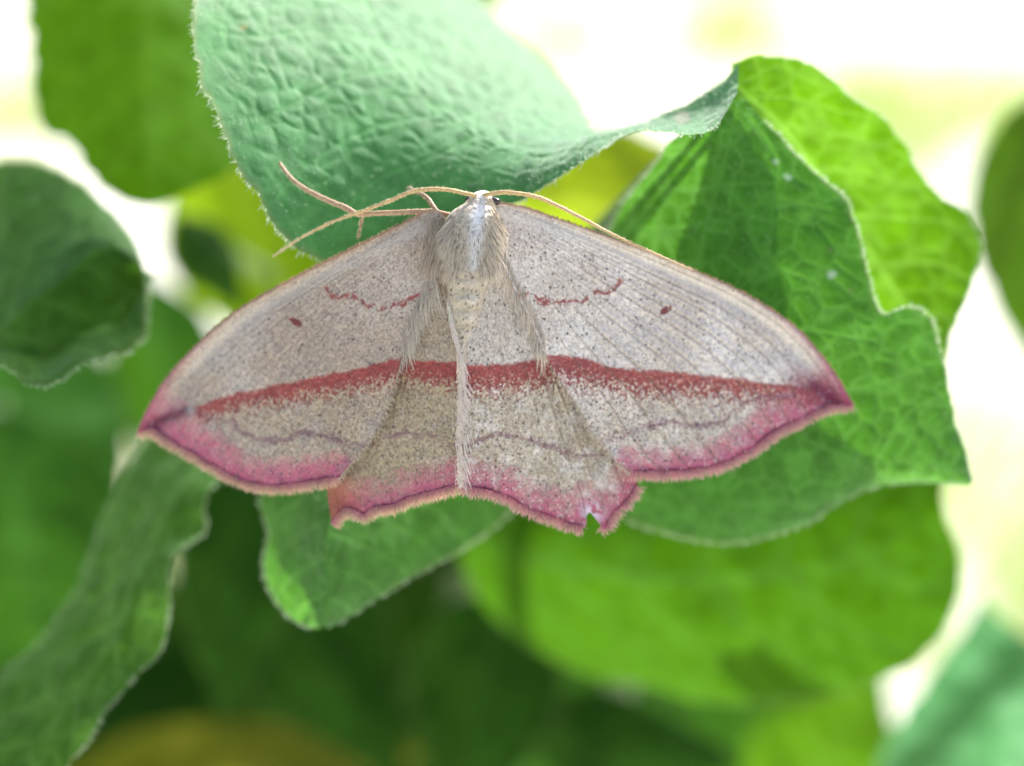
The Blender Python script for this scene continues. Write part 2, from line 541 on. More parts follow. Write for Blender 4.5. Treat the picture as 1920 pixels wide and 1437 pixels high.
    if hair:
        i = rng.integers(2, ns - 2, hair); j = rng.integers(2, 2 * nh - 3, hair)
        root = G[i, j] + (G[i + 1, j] - G[i, j]) * rng.uniform(0, 1, (hair, 1)) + (G[i, j + 1] - G[i, j]) * rng.uniform(0, 1, (hair, 1))
        d = nr[i, j] * 0.6 + rng.normal(0, 0.5, root.shape)
        v, f, c = hair_mesh(root - nr[i, j] * 0.002, d, hair_len * rng.uniform(.3, .8, hair), rng.uniform(.0016, .0028, hair), rng.normal(0, .15, (hair, 3)), (0.30, 0.42, 0.26), (0.55, 0.65, 0.52))
        hv.append(v); hf.append((f, 0)); hc.append(c)
    if hv:
        off = 0
        fs = []
        for v, (f, _) in zip(hv, hf):
            fs += [q + off for q in f]
            off += len(v)
        ho = mesh_obj('leaf_hair', np.vstack(hv), fs, M_HAIR, None, col=np.vstack(hc), world_space=True, kind='stuff')
        ho.parent = o
        ho.matrix_parent_inverse = (par.matrix_world @ o.matrix_parent_inverse).inverted()
    return o, m[0]


def stem_part(par, pts, r0, r1, name='stem', col=(0.10, 0.17, 0.05)):
    p = spline(np.asarray(pts, float), 40)
    v, f = tube(p, np.linspace(r0, r1, 40), 10)
    return mesh_obj(name, v, f, M_STEM, par, col=np.tile(np.array(col), (len(v), 1)), world_space=True)


def ground_point(x, z):
    """frame coordinates of the ground point under frame position (x, ., z)"""
    w_y = TOWARD[1] * z
    y = -HEIGHT - 1.5
    w = np.array((x, w_y, y))
    return R3.T @ w


def build_plants():
    base1 = R3 @ ground_point(-0.2, -3.2) + ORIGIN
    pa = plant('downy_leaved_plant', 'downy green plant whose crinkled leaves carry the resting moth', 'plant', base1)
    roots = []
    # A: big crinkled leaf the moth's head rests against, its tip drawn out to the curled lobe on the right
    o, b = leaf(pa, [(560, -330, -2.0), (640, -120, -1.35), (720, 80, -0.85), (830, 215, -0.62), (980, 290, -0.42), (1120, 262, -0.35), (1240, 235, -0.38), (1330, 205, -0.36), (1384, 160, -0.34)],
         [(520, -330, -1.9), (400, -190, -0.9), (362, 0, -0.34), (378, 150, -0.22), (440, 295, -0.18), (515, 420, -0.20), (600, 492, -0.30), (760, 505, -0.36), (880, 440, -0.34), (1005, 356, -0.26), (1095, 304, -0.22), (1195, 252, -0.22), (1290, 260, -0.15), (1345, 245, -0.14), (1384, 175, -0.26)],
         [(620, -330, -2.1), (800, -160, -2.0), (900, 0, -1.8), (985, 80, -1.65), (1060, 160, -1.45), (1108, 240, -1.1), (1150, 243, -0.75), (1215, 224, -0.52), (1300, 188, -0.46), (1360, 150, -0.44), (1386, 118, -0.42)],
         M_LEAF_DOWNY, MINT, (420, 170), veins=[[(720, 80), (600, 60), (480, 70), (400, 60)], [(760, 130), (640, 150), (520, 210), (420, 230)], [(830, 215), (700, 240), (590, 300), (510, 380)], [(900, 255), (800, 300), (690, 350), (620, 440)], [(740, 100), (860, 90), (960, 110)], [(860, 225), (970, 200), (1050, 210)], [(690, 20), (560, -30), (450, -40)]],
         crease=0.15, vw=0.008, net_w=0.38, cell=0.100, bull=0.0078, wave=0.04, teeth=0.016, hair=5200, edge_hair=1500, hair_len=0.034, seed=11, label='large mint green crinkled leaf above the moth', spots=[(1280, 222, 20, (0.42, 0.33, 0.26)), (455, 52, 8, (0.25, 0.25, 0.08))])
    roots.append(b)
    # B: thin bright lobe glowing behind on the right
    o, b = leaf(pa, [(1370, 152, -0.50), (1480, 260, -0.85), (1580, 400, -1.05), (1660, 520, -1.1), (1740, 640, -1.0), (1775, 700, -1.0)],
         [(1366, 185, -0.50), (1400, 330, -1.0), (1450, 500, -1.3), (1540, 640, -1.35), (1660, 720, -1.2), (1770, 705, -1.0)],
         [(1374, 122, -0.48), (1440, 106, -0.52), (1520, 122, -0.62), (1592, 182, -0.72), (1655, 220, -0.82), (1705, 290, -0.92), (1745, 352, -1.0), (1805, 395, -1.05), (1836, 455, -1.05), (1822, 535, -1.02), (1795, 610, -1.0), (1778, 690, -1.0)],
         M_LEAF_THIN, LIME, (240, 110), crease=0.2, cell=0.16, bull=0.006, wave=0.05, teeth=0.014, hair=600, edge_hair=600, hair_len=0.022, seed=23, vw=0.014, nsec=6)
    roots.append(b)
    # C: darker leaf under the right wings
    o, b = leaf(pa, [(1386, 182, -0.40), (1350, 335, -0.50), (1312, 470, -0.52), (1325, 640, -0.55), (1470, 800, -0.6), (1640, 870, -0.65), (1822, 905, -0.75)],
         [(1380, 184, -0.40), (1262, 262, -0.52), (1238, 300, -0.62), (1190, 350, -0.75), (1140, 425, -0.95), (1080, 600, -1.1), (1060, 800, -1.15), (1150, 960, -1.1), (1330, 1018, -1.0), (1480, 990, -0.95), (1600, 925, -0.9), (1700, 903, -0.85), (1818, 909, -0.77)],
         [(1390, 180, -0.40), (1450, 245, -0.46), (1525, 322, -0.50), (1585, 368, -0.52), (1608, 430, -0.50), (1628, 505, -0.50), (1652, 585, -0.50), (1700, 578, -0.52), (1742, 592, -0.56), (1766, 660, -0.6), (1778, 720, -0.64), (1800, 800, -0.7), (1825, 900, -0.75)],
         M_LEAF, GREEN, (360, 150), veins=[[(1398, 215), (1455, 300), (1447, 395), (1440, 445), (1422, 500), (1370, 560)], [(1447, 392), (1500, 385), (1560, 395)], [(1424, 495), (1480, 512), (1530, 530)], [(1345, 350), (1290, 360), (1230, 350)], [(1325, 420), (1260, 430), (1200, 430)], [(1345, 350), (1400, 345), (1450, 345)], [(1330, 640), (1480, 620), (1640, 640)], [(1400, 740), (1560, 740), (1720, 700)], [(1640, 870), (1700, 780), (1770, 740)]],
         crease=0.5, net_w=0.75, cell=0.115, bull=0.006, wave=0.045, teeth=0.012, hair=4200, edge_hair=1300, hair_len=0.022, seed=31, spots=[(1478, 333, 11, (0.5, 0.55, 0.5)), (1455, 303, 8, (0.42, 0.48, 0.42)), (1560, 516, 12, (0.5, 0.48, 0.5)), (1555, 470, 7, (0.16, 0.10, 0.10)), (1595, 545, 8, (0.12, 0.09, 0.07))], label='dark green veined leaf under the right wings')
    roots.append(b)
    # added unseen leaf behind C, put there to hold the sun off it
    o, b = leaf(pa, [(1570, 330, -1.5), (1500, 430, -1.5), (1420, 560, -1.5), (1340, 690, -1.5), (1270, 800, -1.55)],
         [(1560, 325, -1.5), (1400, 350, -1.5), (1280, 450, -1.55), (1200, 600, -1.6), (1200, 730, -1.6), (1265, 800, -1.55)],
         [(1580, 335, -1.5), (1650, 450, -1.5), (1650, 610, -1.5), (1570, 740, -1.5), (1430, 810, -1.5), (1275, 805, -1.55)],
         M_LEAF_SIDE, GREEN, (90, 40), cell=0.2, seed=37)
    shade_leaf = b
    # D: broad leaf below right, back-lit
    o, b = leaf(pa, [(880, 1000, -3.6), (1050, 1060, -3.2), (1250, 1090, -2.9), (1450, 1080, -2.7), (1620, 1040, -2.5), (1772, 960, -2.3)],
         [(900, 990, -3.6), (1000, 900, -3.5), (1200, 830, -3.2), (1450, 800, -2.9), (1650, 800, -2.6), (1760, 850, -2.4), (1772, 930, -2.3)],
         [(860, 1010, -3.6), (900, 1120, -3.9), (1050, 1250, -3.9), (1250, 1300, -3.6), (1450, 1310, -3.2), (1620, 1290, -2.8), (1730, 1230, -2.6), (1785, 1150, -2.45), (1800, 1050, -2.35), (1780, 985, -2.3)],
         M_LEAF_BROAD, LIME, (170, 90), crease=0.3, vstr=0.4, net_w=0.15, cell=0.2, bull=0.008, wave=0.10, teeth=0.012, edge_hair=200, seed=41, vw=0.022, nsec=6)
    roots.append(b)
    # E: folded leaf hanging below the left hind wing
    o, b = leaf(pa, [(780, 820, -1.0), (680, 880, -0.75), (625, 950, -0.58), (612, 1030, -0.52), (618, 1110, -0.58), (606, 1172, -0.70)],
         [(770, 800, -1.0), (640, 790, -1.2), (530, 850, -1.15), (490, 930, -1.05), (502, 1000, -1.0), (496, 1070, -0.98), (518, 1128, -0.92), (565, 1166, -0.82), (603, 1174, -0.75)],
         [(790, 840, -1.0), (900, 850, -1.25), (985, 900, -1.4), (950, 965, -1.35), (860, 1035, -1.15), (745, 1095, -0.95), (655, 1150, -0.82), (610, 1175, -0.75)],
         M_LEAF, GREEN, (200, 100), cell=0.11, bull=0.006, wave=0.04, teeth=0.01, hair=500, edge_hair=700, hair_len=0.022, seed=53, vw=0.014)
    roots.append(b)
    # G: long drooping leaf on the lower left
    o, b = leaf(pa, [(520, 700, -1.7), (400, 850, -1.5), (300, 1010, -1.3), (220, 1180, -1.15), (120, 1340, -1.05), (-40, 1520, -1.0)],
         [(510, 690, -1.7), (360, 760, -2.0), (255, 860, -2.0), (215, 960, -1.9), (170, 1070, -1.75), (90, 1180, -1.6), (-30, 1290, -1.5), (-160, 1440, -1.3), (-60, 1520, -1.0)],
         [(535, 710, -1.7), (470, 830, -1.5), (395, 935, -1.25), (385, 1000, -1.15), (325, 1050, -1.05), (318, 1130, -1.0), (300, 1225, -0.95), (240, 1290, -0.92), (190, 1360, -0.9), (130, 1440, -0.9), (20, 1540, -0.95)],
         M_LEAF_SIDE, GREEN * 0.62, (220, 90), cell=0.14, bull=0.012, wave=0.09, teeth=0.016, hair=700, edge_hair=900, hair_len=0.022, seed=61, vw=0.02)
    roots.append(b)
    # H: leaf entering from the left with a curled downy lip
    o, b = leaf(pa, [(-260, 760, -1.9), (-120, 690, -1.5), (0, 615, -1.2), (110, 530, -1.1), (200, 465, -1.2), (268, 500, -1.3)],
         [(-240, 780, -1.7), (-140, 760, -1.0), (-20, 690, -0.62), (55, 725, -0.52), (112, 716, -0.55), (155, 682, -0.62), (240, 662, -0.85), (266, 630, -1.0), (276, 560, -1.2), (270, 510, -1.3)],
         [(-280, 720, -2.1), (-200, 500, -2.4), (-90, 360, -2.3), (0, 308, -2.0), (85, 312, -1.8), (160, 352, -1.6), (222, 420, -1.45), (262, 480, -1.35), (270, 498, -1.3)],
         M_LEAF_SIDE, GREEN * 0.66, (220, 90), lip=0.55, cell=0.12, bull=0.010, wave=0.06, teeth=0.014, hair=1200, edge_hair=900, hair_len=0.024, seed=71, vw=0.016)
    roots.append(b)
    roots.append(shade_leaf)
    # stem (behind the moth) and petioles
    gp = ground_point(-0.2, -3.2)
    top = P(760, 250, -2.6)
    side = P(-420, 1250, -3.2)
    stem_part(pa, [gp, (gp + side) / 2 + np.array((-1.0, 0, -0.5)), side, P(-440, 700, -3.0)], 0.14, 0.07)
    hub = P(860, 700, -2.2)
    stem_part(pa, [gp, (gp + P(1180, 1520, -5.8)) / 2, P(1180, 1520, -5.8), P(1120, 1100, -4.6), hub, top, P(650, -200, -2.7)], 0.16, 0.09)
    for k, b in enumerate(roots):
        b = b + np.array((-0.01, -0.03, -0.025))
        if k == 0:
            c = [top, P(640, -300, -2.6), b]
        elif k == 6:
            c = [side, (side + b) / 2 + np.array((0, 0.2, -0.2)), b]
        else:
            c = [hub, (hub + b) / 2 + np.array((0, 0, -0.35)), b]
        stem_part(pa, c, 0.045, 0.014, 'petiole', (0.12, 0.20, 0.06))

    base2 = R3 @ ground_point(0.5, -9.0) + ORIGIN
    pb = plant('bushy_shrub', 'bushy shrub of broad smooth leaves filling the shade behind the downy leaves', 'shrub', base2)
    roots = []
    def simple(cx, cy, z, ang, ln, wd, mat, base, tilt=0.0, bend=0.3, seed=0, label=None):
        """plain ovate leaf centred on photo position; ang = direction of the tip in the picture plane; tilt = depth drop of the tip"""
        z *= 1.3; tilt *= 1.3
        a = math.radians(ang)
        k = DIST / (DIST - z)
        u = np.array((math.cos(a), -math.sin(a))); n = np.array((u[1], -u[0]))
        w = lambda s: (np.sin(np.pi * s**0.8) * (1 - 0.25 * s))
        ss = np.linspace(0, 1, 8)
        f = lambda s, side: (cx + (u[0] * (s - .5) * ln + n[0] * side * w(s) * wd / 2), cy + (u[1] * (s - .5) * ln + n[1] * side * w(s) * wd / 2), z + tilt * (s - .5) - bend * (s - .5)**2 * 2 - 0.15 * abs(side) * w(s))
        return leaf(pb, [f(s, 0) for s in ss], [f(s, 1) for s in ss], [f(s, -1) for s in ss], mat, base, (70, 26), vstr=0.5, net_w=0.2, cell=0.3, bull=0.01, wave=0.12, teeth=0.02, seed=seed, vw=0.03, label=label)
    specs = [
        # J lime leaf seen left of the big leaf, with a shade-darkened one before it
        dict(cx=520, cy=470, z=-4.5, ang=-60, ln=560, wd=430, mat=M_LEAF_LIME, base=LIME, tilt=0.8, seed=102),
        dict(cx=392, cy=492, z=-3.4, ang=-55, ln=200, wd=120, mat=M_LEAF_SHADED, base=SHADED_GREEN, seed=103),
        # K right edge
        dict(cx=2005, cy=480, z=-3.2, ang=-86, ln=700, wd=400, mat=M_LEAF_BROAD, base=OLIVE, seed=104),
        # L olive behind the notch
        dict(cx=1195, cy=418, z=-4.0, ang=-15, ln=520, wd=370, mat=M_LEAF_OLIVE, base=OLIVE, seed=105),
        # F bottom right, bluish
        dict(cx=1880, cy=1420, z=-3.0, ang=98, ln=600, wd=560, mat=M_LEAF_SIDE, base=MINT * 1.2, tilt=-1.6, seed=106),
        # bright one between D and F
        dict(cx=1560, cy=1420, z=-4.6, ang=60, ln=380, wd=340, mat=M_LEAF_THIN, base=LIME, seed=107),
        # dark interior, its shade painted in through the leaf colour
        dict(cx=440, cy=1110, z=-3.4, ang=-95, ln=520, wd=260, mat=M_LEAF_SHADED, base=SHADED_GREEN, seed=108),
        dict(cx=620, cy=1250, z=-4.6, ang=-60, ln=520, wd=330, mat=M_LEAF_SHADED, base=SHADED_GREEN, seed=109),
        dict(cx=900, cy=1330, z=-3.6, ang=-100, ln=470, wd=330, mat=M_LEAF_SHADED, base=SHADED_GREEN, seed=110),
        dict(cx=1180, cy=1400, z=-3.9, ang=-10, ln=440, wd=210, mat=M_LEAF_SHADED, base=SHADED_GREEN, seed=111),
        dict(cx=1250, cy=1300, z=-6.0, ang=30, ln=1100, wd=760, mat=M_LEAF_BROAD, base=GREEN, seed=112),
        # left middle
        dict(cx=60, cy=850, z=-5.0, ang=-60, ln=620, wd=460, mat=M_LEAF, base=GREEN, tilt=1.0, seed=113),
        dict(cx=60, cy=1080, z=-4.4, ang=-80, ln=640, wd=460, mat=M_LEAF_BROAD, base=GREEN, seed=114),
        dict(cx=330, cy=760, z=-5.4, ang=-75, ln=520, wd=260, mat=M_LEAF_BROAD, base=GREEN, seed=117),
        # bottom yellowish
        dict(cx=430, cy=1460, z=-5.2, ang=8, ln=760, wd=260, mat=M_LEAF_YELLOW, base=OLIVE, seed=115),
        # behind the top leaf
        dict(cx=840, cy=-50, z=-3.6, ang=20, ln=420, wd=240, mat=M_LEAF, base=GREEN, seed=116),
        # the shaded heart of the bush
        dict(cx=900, cy=800, z=-5.6, ang=-30, ln=900, wd=700, mat=M_LEAF_SHADED, base=SHADED_GREEN, seed=118),
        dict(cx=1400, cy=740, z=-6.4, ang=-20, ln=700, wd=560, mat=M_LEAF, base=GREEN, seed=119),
        dict(cx=560, cy=960, z=-6.4, ang=-120, ln=860, wd=640, mat=M_LEAF_SHADED, base=SHADED_GREEN, seed=120),
        dict(cx=700, cy=1420, z=-7.2, ang=-160, ln=1200, wd=760, mat=M_LEAF_SHADED, base=SHADED_GREEN, seed=121),
        dict(cx=1250, cy=1500, z=-7.6, ang=-20, ln=1200, wd=700, mat=M_LEAF_SHADED, base=SHADED_GREEN, seed=122),
        dict(cx=290, cy=1330, z=-6.0, ang=-150, ln=420, wd=240, mat=M_LEAF_SHADED, base=SHADED_GREEN, seed=124),
        dict(cx=60, cy=1350, z=-7.0, ang=-100, ln=900, wd=620, mat=M_LEAF_SHADED, base=SHADED_GREEN, seed=123),
    ]
    # I: blurred leaf on the upper left
    roots.append(leaf(pb, [(330, -260, -3.6), (290, -60, -3.0), (270, 120, -2.6), (275, 280, -2.3), (285, 388, -2.2)],
         [(320, -260, -3.6), (120, -180, -3.2), (50, -20, -2.8), (58, 70, -2.7), (66, 190, -2.55), (88, 246, -2.5), (132, 262, -2.45), (165, 318, -2.35), (215, 368, -2.25), (280, 390, -2.2)],
         [(345, -260, -3.6), (480, -120, -3.4), (560, 60, -3.0), (540, 200, -2.7), (450, 310, -2.45), (360, 360, -2.3), (290, 390, -2.2)],
         M_LEAF_THIN, LIME, (120, 50), vstr=0.4, net_w=0.15, cell=0.22, bull=0.008, wave=0.1, teeth=0.02, seed=101, vw=0.025)[1])
    for sp in specs:
        roots.append(simple(**sp)[1])
    gp = ground_point(0.5, -9.0)
    hub = P(900, 900, -7.6)
    stem_part(pb, [gp, (gp + hub) / 2 + np.array((0.5, 0, 0.8)), hub, P(860, 300, -7.4)], 0.35, 0.18)
    hub2 = P(2350, 1250, -7.0)
    stem_part(pb, [gp, (gp + hub2) / 2 + np.array((0.8, 0, 0.4)), hub2, P(2300, -100, -5.6)], 0.3, 0.12)
    hub3 = P(-520, 1000, -7.0)
    stem_part(pb, [gp, (gp + hub3) / 2 + np.array((-0.8, 0, 0.4)), hub3, P(-500, 0, -6.0)], 0.3, 0.12)
    hub1 = hub
    for b in roots:
        bx = 960 + b[0] / ((DIST - b[2]) / DIST * PX)
        hub = hub2 if bx > 1350 else hub3 if bx < 330 else hub1
        stem_part(pb, [hub, (hub + b) / 2 + np.array((0, 0.2, -0.9)), b], 0.06, 0.04, 'petiole', (0.10, 0.16, 0.05))


build_plants()

# ------------------------------------------------------------------ the moth
moth = bpy.data.objects.new('moth', None)
C.objects.link(moth)
moth.matrix_world = FRAME
moth['label'] = 'pale buff moth with a red cross band and pink wing edges resting with wings spread'
moth['category'] = 'moth'
bpy.context.view_layer.update()


def wing_z(x, y, hind=False):
    """relief of the resting wings (photo px -> cm towards the viewer)"""
    u = (x - 872) / 600.0
    z = np.where(u < 0, -0.42 * np.abs(u)**1.35, -0.30 * np.abs(u)**1.25)
    z = z + 0.075 * np.exp(-(u / 0.22)**2) - 0.00012 * np.clip(y - 700, 0, 400)
    z = z - 0.10 * sstep(470, 380, y) * np.exp(-(u / 0.5)**2) * 0.5
    return z - (0.045 if hind else 0.0)


BUFF = lin(164, 144, 126)
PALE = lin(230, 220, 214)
RED = lin(146, 50, 48)
PINK = lin(180, 76, 110)
MAROON = lin(118, 26, 62)
DARK = lin(60, 22, 40)
OLIV = lin(152, 136, 100)

BAND = {
    'fl': dict(top=[(300, 790), (369, 763), (434, 741), (503, 726), (572, 711), (640, 697), (709, 681), (765, 671)], w=(9, 30), fade=30),
    'fr': dict(top=[(1010, 660), (1030, 666), (1083, 671), (1130, 683), (1176, 692), (1270, 699), (1363, 708), (1456, 720), (1530, 728)], w=(34, 12), fade=36),
    'hl': dict(top=[(640, 700), (720, 672), (755, 670), (800, 677), (860, 681)], w=(24, 32), fade=30),
    'hr': dict(top=[(860, 686), (887, 686), (943, 683), (1013, 673), (1060, 660), (1160, 660)], w=(34, 34), fade=36),
}
ANTE = {'fl': [(612, 540), (631, 558), (663, 556), (702, 577), (751, 570), (778, 554), (812, 546)],
        'fr': [(966, 556), (990, 552), (1023, 566), (1046, 563), (1088, 564), (1111, 552), (1148, 543), (1162, 528)]}
SUB = {'fl': [(372, 776), (425, 788), (452, 808), (498, 827), (535, 822), (581, 811), (617, 820), (663, 836), (690, 838)],
       'fr': [(1120, 833), (1167, 818), (1214, 799), (1256, 792), (1293, 799), (1344, 797), (1377, 769), (1419, 748), (1490, 742)],
       'hl': [(640, 850), (709, 829), (737, 818), (769, 813), (801, 818), (852, 838)],
       'hr': [(872, 838), (883, 834), (925, 818), (967, 818), (1004, 827), (1037, 841), (1074, 853), (1130, 853)]}
SPOT = {'fl': (555, 605, 30), 'fr': (1248, 582, -28)}
WINGS = {
    'fl': dict(costa=[(846, 440), (826, 398), (801, 394), (746, 423), (663, 464), (572, 510), (480, 560), (425, 597), (379, 638), (342, 675), (310, 712), (287, 749), (268, 786), (258, 810)],
               outer=[(258, 810), (287, 808), (314, 826), (369, 858), (425, 890), (470, 908), (526, 913), (581, 906), (634, 897)],
               inner=[(846, 440), (833, 490), (818, 528), (800, 562), (778, 606), (757, 655), (748, 690), (736, 730), (714, 790), (691, 828), (663, 862), (634, 897)]),
    'fr': dict(costa=[(900, 440), (905, 388), (922, 377), (990, 391), (1060, 415), (1130, 440), (1223, 475), (1316, 513), (1386, 545), (1456, 587), (1503, 624), (1540, 666), (1568, 704), (1587, 736), (1600, 760)],
               outer=[(1600, 760), (1578, 762), (1550, 765), (1503, 788), (1456, 811), (1410, 844), (1363, 869), (1316, 881), (1270, 887), (1223, 887), (1184, 888)],
               inner=[(900, 440), (922, 456), (943, 494), (971, 555), (999, 610), (1022, 664), (1050, 713), (1083, 760), (1111, 811), (1130, 834), (1153, 862), (1184, 888)]),
    'hl': dict(costa=[(852, 470), (770, 530), (690, 640), (636, 790), (617, 880), (614, 925), (622, 984)],
               outer=[(622, 984), (645, 958), (664, 960), (682, 968), (700, 955), (737, 950), (765, 938), (792, 930), (838, 918), (861, 910)],
               inner=[(852, 470), (839, 579), (853, 634), (860, 690), (861, 800), (861, 910)]),
    'hr': dict(costa=[(893, 450), (965, 500), (1060, 620), (1140, 770), (1186, 870), (1196, 912)],
               outer=[(1196, 912), (1178, 940), (1150, 966), (1141, 986), (1131, 992), (1122, 980), (1107, 962), (1100, 968), (1097, 988), (1070, 986), (1046, 976), (1013, 965), (976, 949), (943, 931), (906, 921), (880, 917), (866, 912)],
               inner=[(893, 450), (893, 580), (872, 636), (868, 700), (862, 800), (866, 912)]),
}


def coons(w, nu, nv):
    Cc, I, O = spline(w['costa'], nu), spline(w['inner'], nu), spline(w['outer'], nv)
    u = np.linspace(0, 1, nu)[:, None, None]
    v = np.linspace(0, 1, nv)[None, :, None]
    B, A, T = Cc[0], Cc[-1], I[-1]
    p = (1 - v) * Cc[:, None] + v * I[:, None] + (1 - u) * B + u * O[None] - ((1 - v) * ((1 - u) * B + u * A) + v * ((1 - u) * B + u * T))
    return p, u[..., 0] + 0 * v[..., 0], v[..., 0] + 0 * u[..., 0], O


def make_wing(key, name, label, nu, nv):
    w = WINGS[key]
    hind = key[0] == 'h'
    left = key[1] == 'l'
    p, U, V, O = coons(w, nu, nv)
    z = wing_z(p[..., 0], p[..., 1], hind)
    # vein pleats fan out from the base
    nve = 10 if not hind else 7
    ph = V * nve + 0.25 * np.sin(V * 5 + 1) + 0.12 * (vnoise(np.stack((U * 3, V * 9), -1), 1.0, 5) - .5)
    vk = np.array([.05, .15, .21, .29, .36, .45, .52, .62, .73, .85]) if not hind else np.array([.1, .24, .4, .52, .68, .82])
    Vw = V + (vnoise(np.stack((U * 2.2, V * 4), -1), 1.0, 5) - .5) * .03
    near_v = np.abs(Vw[..., None] - vk).argmin(-1)
    tri = 1 - np.clip(np.abs(Vw - vk[near_v]) * 2 * nve, 0, 1)      # 1 on the vein line
    vstr = 0.45 + 0.75 * hash3(near_v, near_v * 0, near_v * 0, 12)
    amp = (0.5 if left else 1.0) * (0.010 if not hind else 0.008) * np.clip(U * 1.6, 0, 1)
    ridge = np.exp(-((1 - tri) / 0.16)**2)
    z = z + amp * (0.9 * np.cos(tri * np.pi)) * -0.5 - amp * 0.9 * ridge
    z = z + (fbm(p, 60, 9, 3) - .5) * 0.03 * U
    # raised costal ridge and slightly rolled inner edge
    if not hind:
        z = z + 0.018 * np.exp(-(V / 0.035)**2) - 0.02 * np.exp(-((V - 0.09) / 0.05)**2) * U
        z = z + 0.012 * np.exp(-((1 - V) / 0.03)**2)
    # scale grain
    g1, g2, gid = worley(p, 4.2, 31)
    z = z + (gid - .5) * 0.0021 + (vnoise(p, 2.2, 8) - .5) * 0.0018
    # ---------------- pigment, with sky light painted into the right wings
    n_big, n_mid, n_fine = fbm(p, 90, 3, 3), fbm(p, 16, 4, 3), vnoise(p, 3.2, 6)
    col = np.tile(BUFF, p.shape[:2] + (1,))
    col = mixc(col, PALE, np.clip((n_big - .35) * 1.5, 0, 1) * (0.30 if left else 0.5) + (0.02 if left else 0.42))  # right wings mixed paler: their brighter sky light is put into the colour
    d_out, _ = pdist(p, w['outer'], 90)
    b = BAND[key]
    bt = spline(b['top'], 60)
    if bt[0, 0] > bt[-1, 0]:
        bt = bt[::-1]
    ytop = np.interp(p[..., 0], bt[:, 0], bt[:, 1])
    lenf = np.clip((p[..., 0] - bt[0, 0]) / (bt[-1, 0] - bt[0, 0]), 0, 1)
    bw = b['w'][0] + (b['w'][1] - b['w'][0]) * lenf
    dy = p[..., 1] - ytop + (n_mid - .5) * 9 + (n_fine - .5) * 5
    outer_zone = sstep(0, 30, dy)
    col = mixc(col, OLIV, outer_zone * (0.55 if hind else 0.32) * sstep(.3, .7, n_mid + .15))
    if hind:
        col = mixc(col, OLIV, (0.30 if left else 0.15) + 0 * U)
    f1, f2, cid = worley(p, 5.5, 57)
    col = mixc(col, lin(108, 56, 58), 0.5 * (1 - sstep(.2, .5, f1)) * (cid < .34) * outer_zone)
    # sandy scale grain
    col = col * (0.78 + 0.44 * gid)[..., None]
    # pink flush towards the outer edge
    apex = np.asarray(w['outer'][0], float)
    d_apex = np.hypot(p[..., 0] - apex[0], p[..., 1] - apex[1])
    reach = 56 + (46 * np.exp(-(d_apex / 150)**2) if not hind else 8)
    pk = np.clip(1 - d_out / reach, 0, 1)**0.8
    pk = np.clip(pk * (1.15 if not hind else 1.0) + (n_mid - .5) * 0.7 * (pk > 0.02) + (gid - .5) * 0.4 * (pk > 0.02), 0, 1)
    if not hind:
        pk = np.maximum(pk, np.clip(1.1 - d_apex / 105, 0, 1) * 0.9)
    col = mixc(col, PINK, 0.88 * pk)
    # the red cross band: crisp inner edge, dusted outer edge
    inb = sstep(-4, 4, dy) * (1 - sstep(bw * .8, bw + b['fade'], dy + (gid - .5) * b['fade'] * 1.1))
    if key == 'fl':
        inb = inb * sstep(352, 378, p[..., 0])
    if key == 'fr':
        inb = inb * (1 - sstep(1520, 1570, p[..., 0]))
    col = col * (1 - 0.93 * inb)[..., None] + (RED * (0.72 + .5 * gid)[..., None]) * (0.93 * inb)[..., None]
    # apical dark streak
    if not hind:
        line = [(262, 806), (300, 790), (345, 772)] if left else [(1582, 758), (1556, 742), (1520, 722)]
        dd, pos = pdist(p, line)
        st = np.exp(-((dd + (n_fine - .5) * 6) / (12 if left else 12))**2)
        col = mixc(col, MAROON * 0.5 + DARK * 0.5, 0.92 * st)
        if not left:
            dd, pos = pdist(p, [(1500, 712), (1545, 725), (1580, 755)])
            col = mixc(col, MAROON, 0.65 * np.exp(-(dd / 24)**2))
        else:
            dd = np.hypot(p[..., 0] - 357, (p[..., 1] - 769) * 1.1)
            col = mixc(col, lin(150, 140, 142), 0.8 * np.exp(-(dd / 9)**2))
    # antemedial line
    if key in ANTE:
        dd, pos = pdist(p + (np.stack((vnoise(p, 14, 61), vnoise(p, 14, 62)), -1) - .5) * 9, ANTE[key])
        br = sstep(0.18, 0.42, vnoise(p, 9, 63))
        col = mixc(col, RED * 0.9, 0.9 * np.exp(-((dd + (n_fine - .5) * 3 + (gid - .5) * 4) / 3.9)**2) * br)
        sx, sy, sa = SPOT[key]
        a = math.radians(sa)
        ex = (p[..., 0] - sx) * math.cos(a) + (p[..., 1] - sy) * math.sin(a)
        ey = -(p[..., 0] - sx) * math.sin(a) + (p[..., 1] - sy) * math.cos(a)
        sp = 1 - sstep(.7, 1.2, np.hypot(ex / 14, ey / 6.5) + (n_fine - .5) * .5)
        col = mixc(col, lin(112, 30, 34), 0.95 * sp)
    # submarginal thread
    dd, pos = pdist(p + (np.stack((vnoise(p, 20, 71), vnoise(p, 20, 72)), -1) - .5) * 8, SUB[key])
    col = mixc(col, lin(112, 66, 84), 0.70 * np.exp(-((dd + (n_fine - .5) * 6 + (gid - .5) * 4) / 5.2)**2) * (0.55 + 0.45 * sstep(.3, .5, vnoise(p, 30, 73))))
    # marginal line
    wav = 5.5 + 2.0 * np.cos(ph * 2 * np.pi)
    ml = np.exp(-((d_out - wav * .7) / 3.4)**2)
    if key == 'hr':
        ml = ml * (1 - 0.9 * np.exp(-(np.hypot(p[..., 0] - 1112, p[..., 1] - 968) / 26)**2))
    col = mixc(col, MAROON, 0.9 * ml * sstep(0.1, 0.25, U))
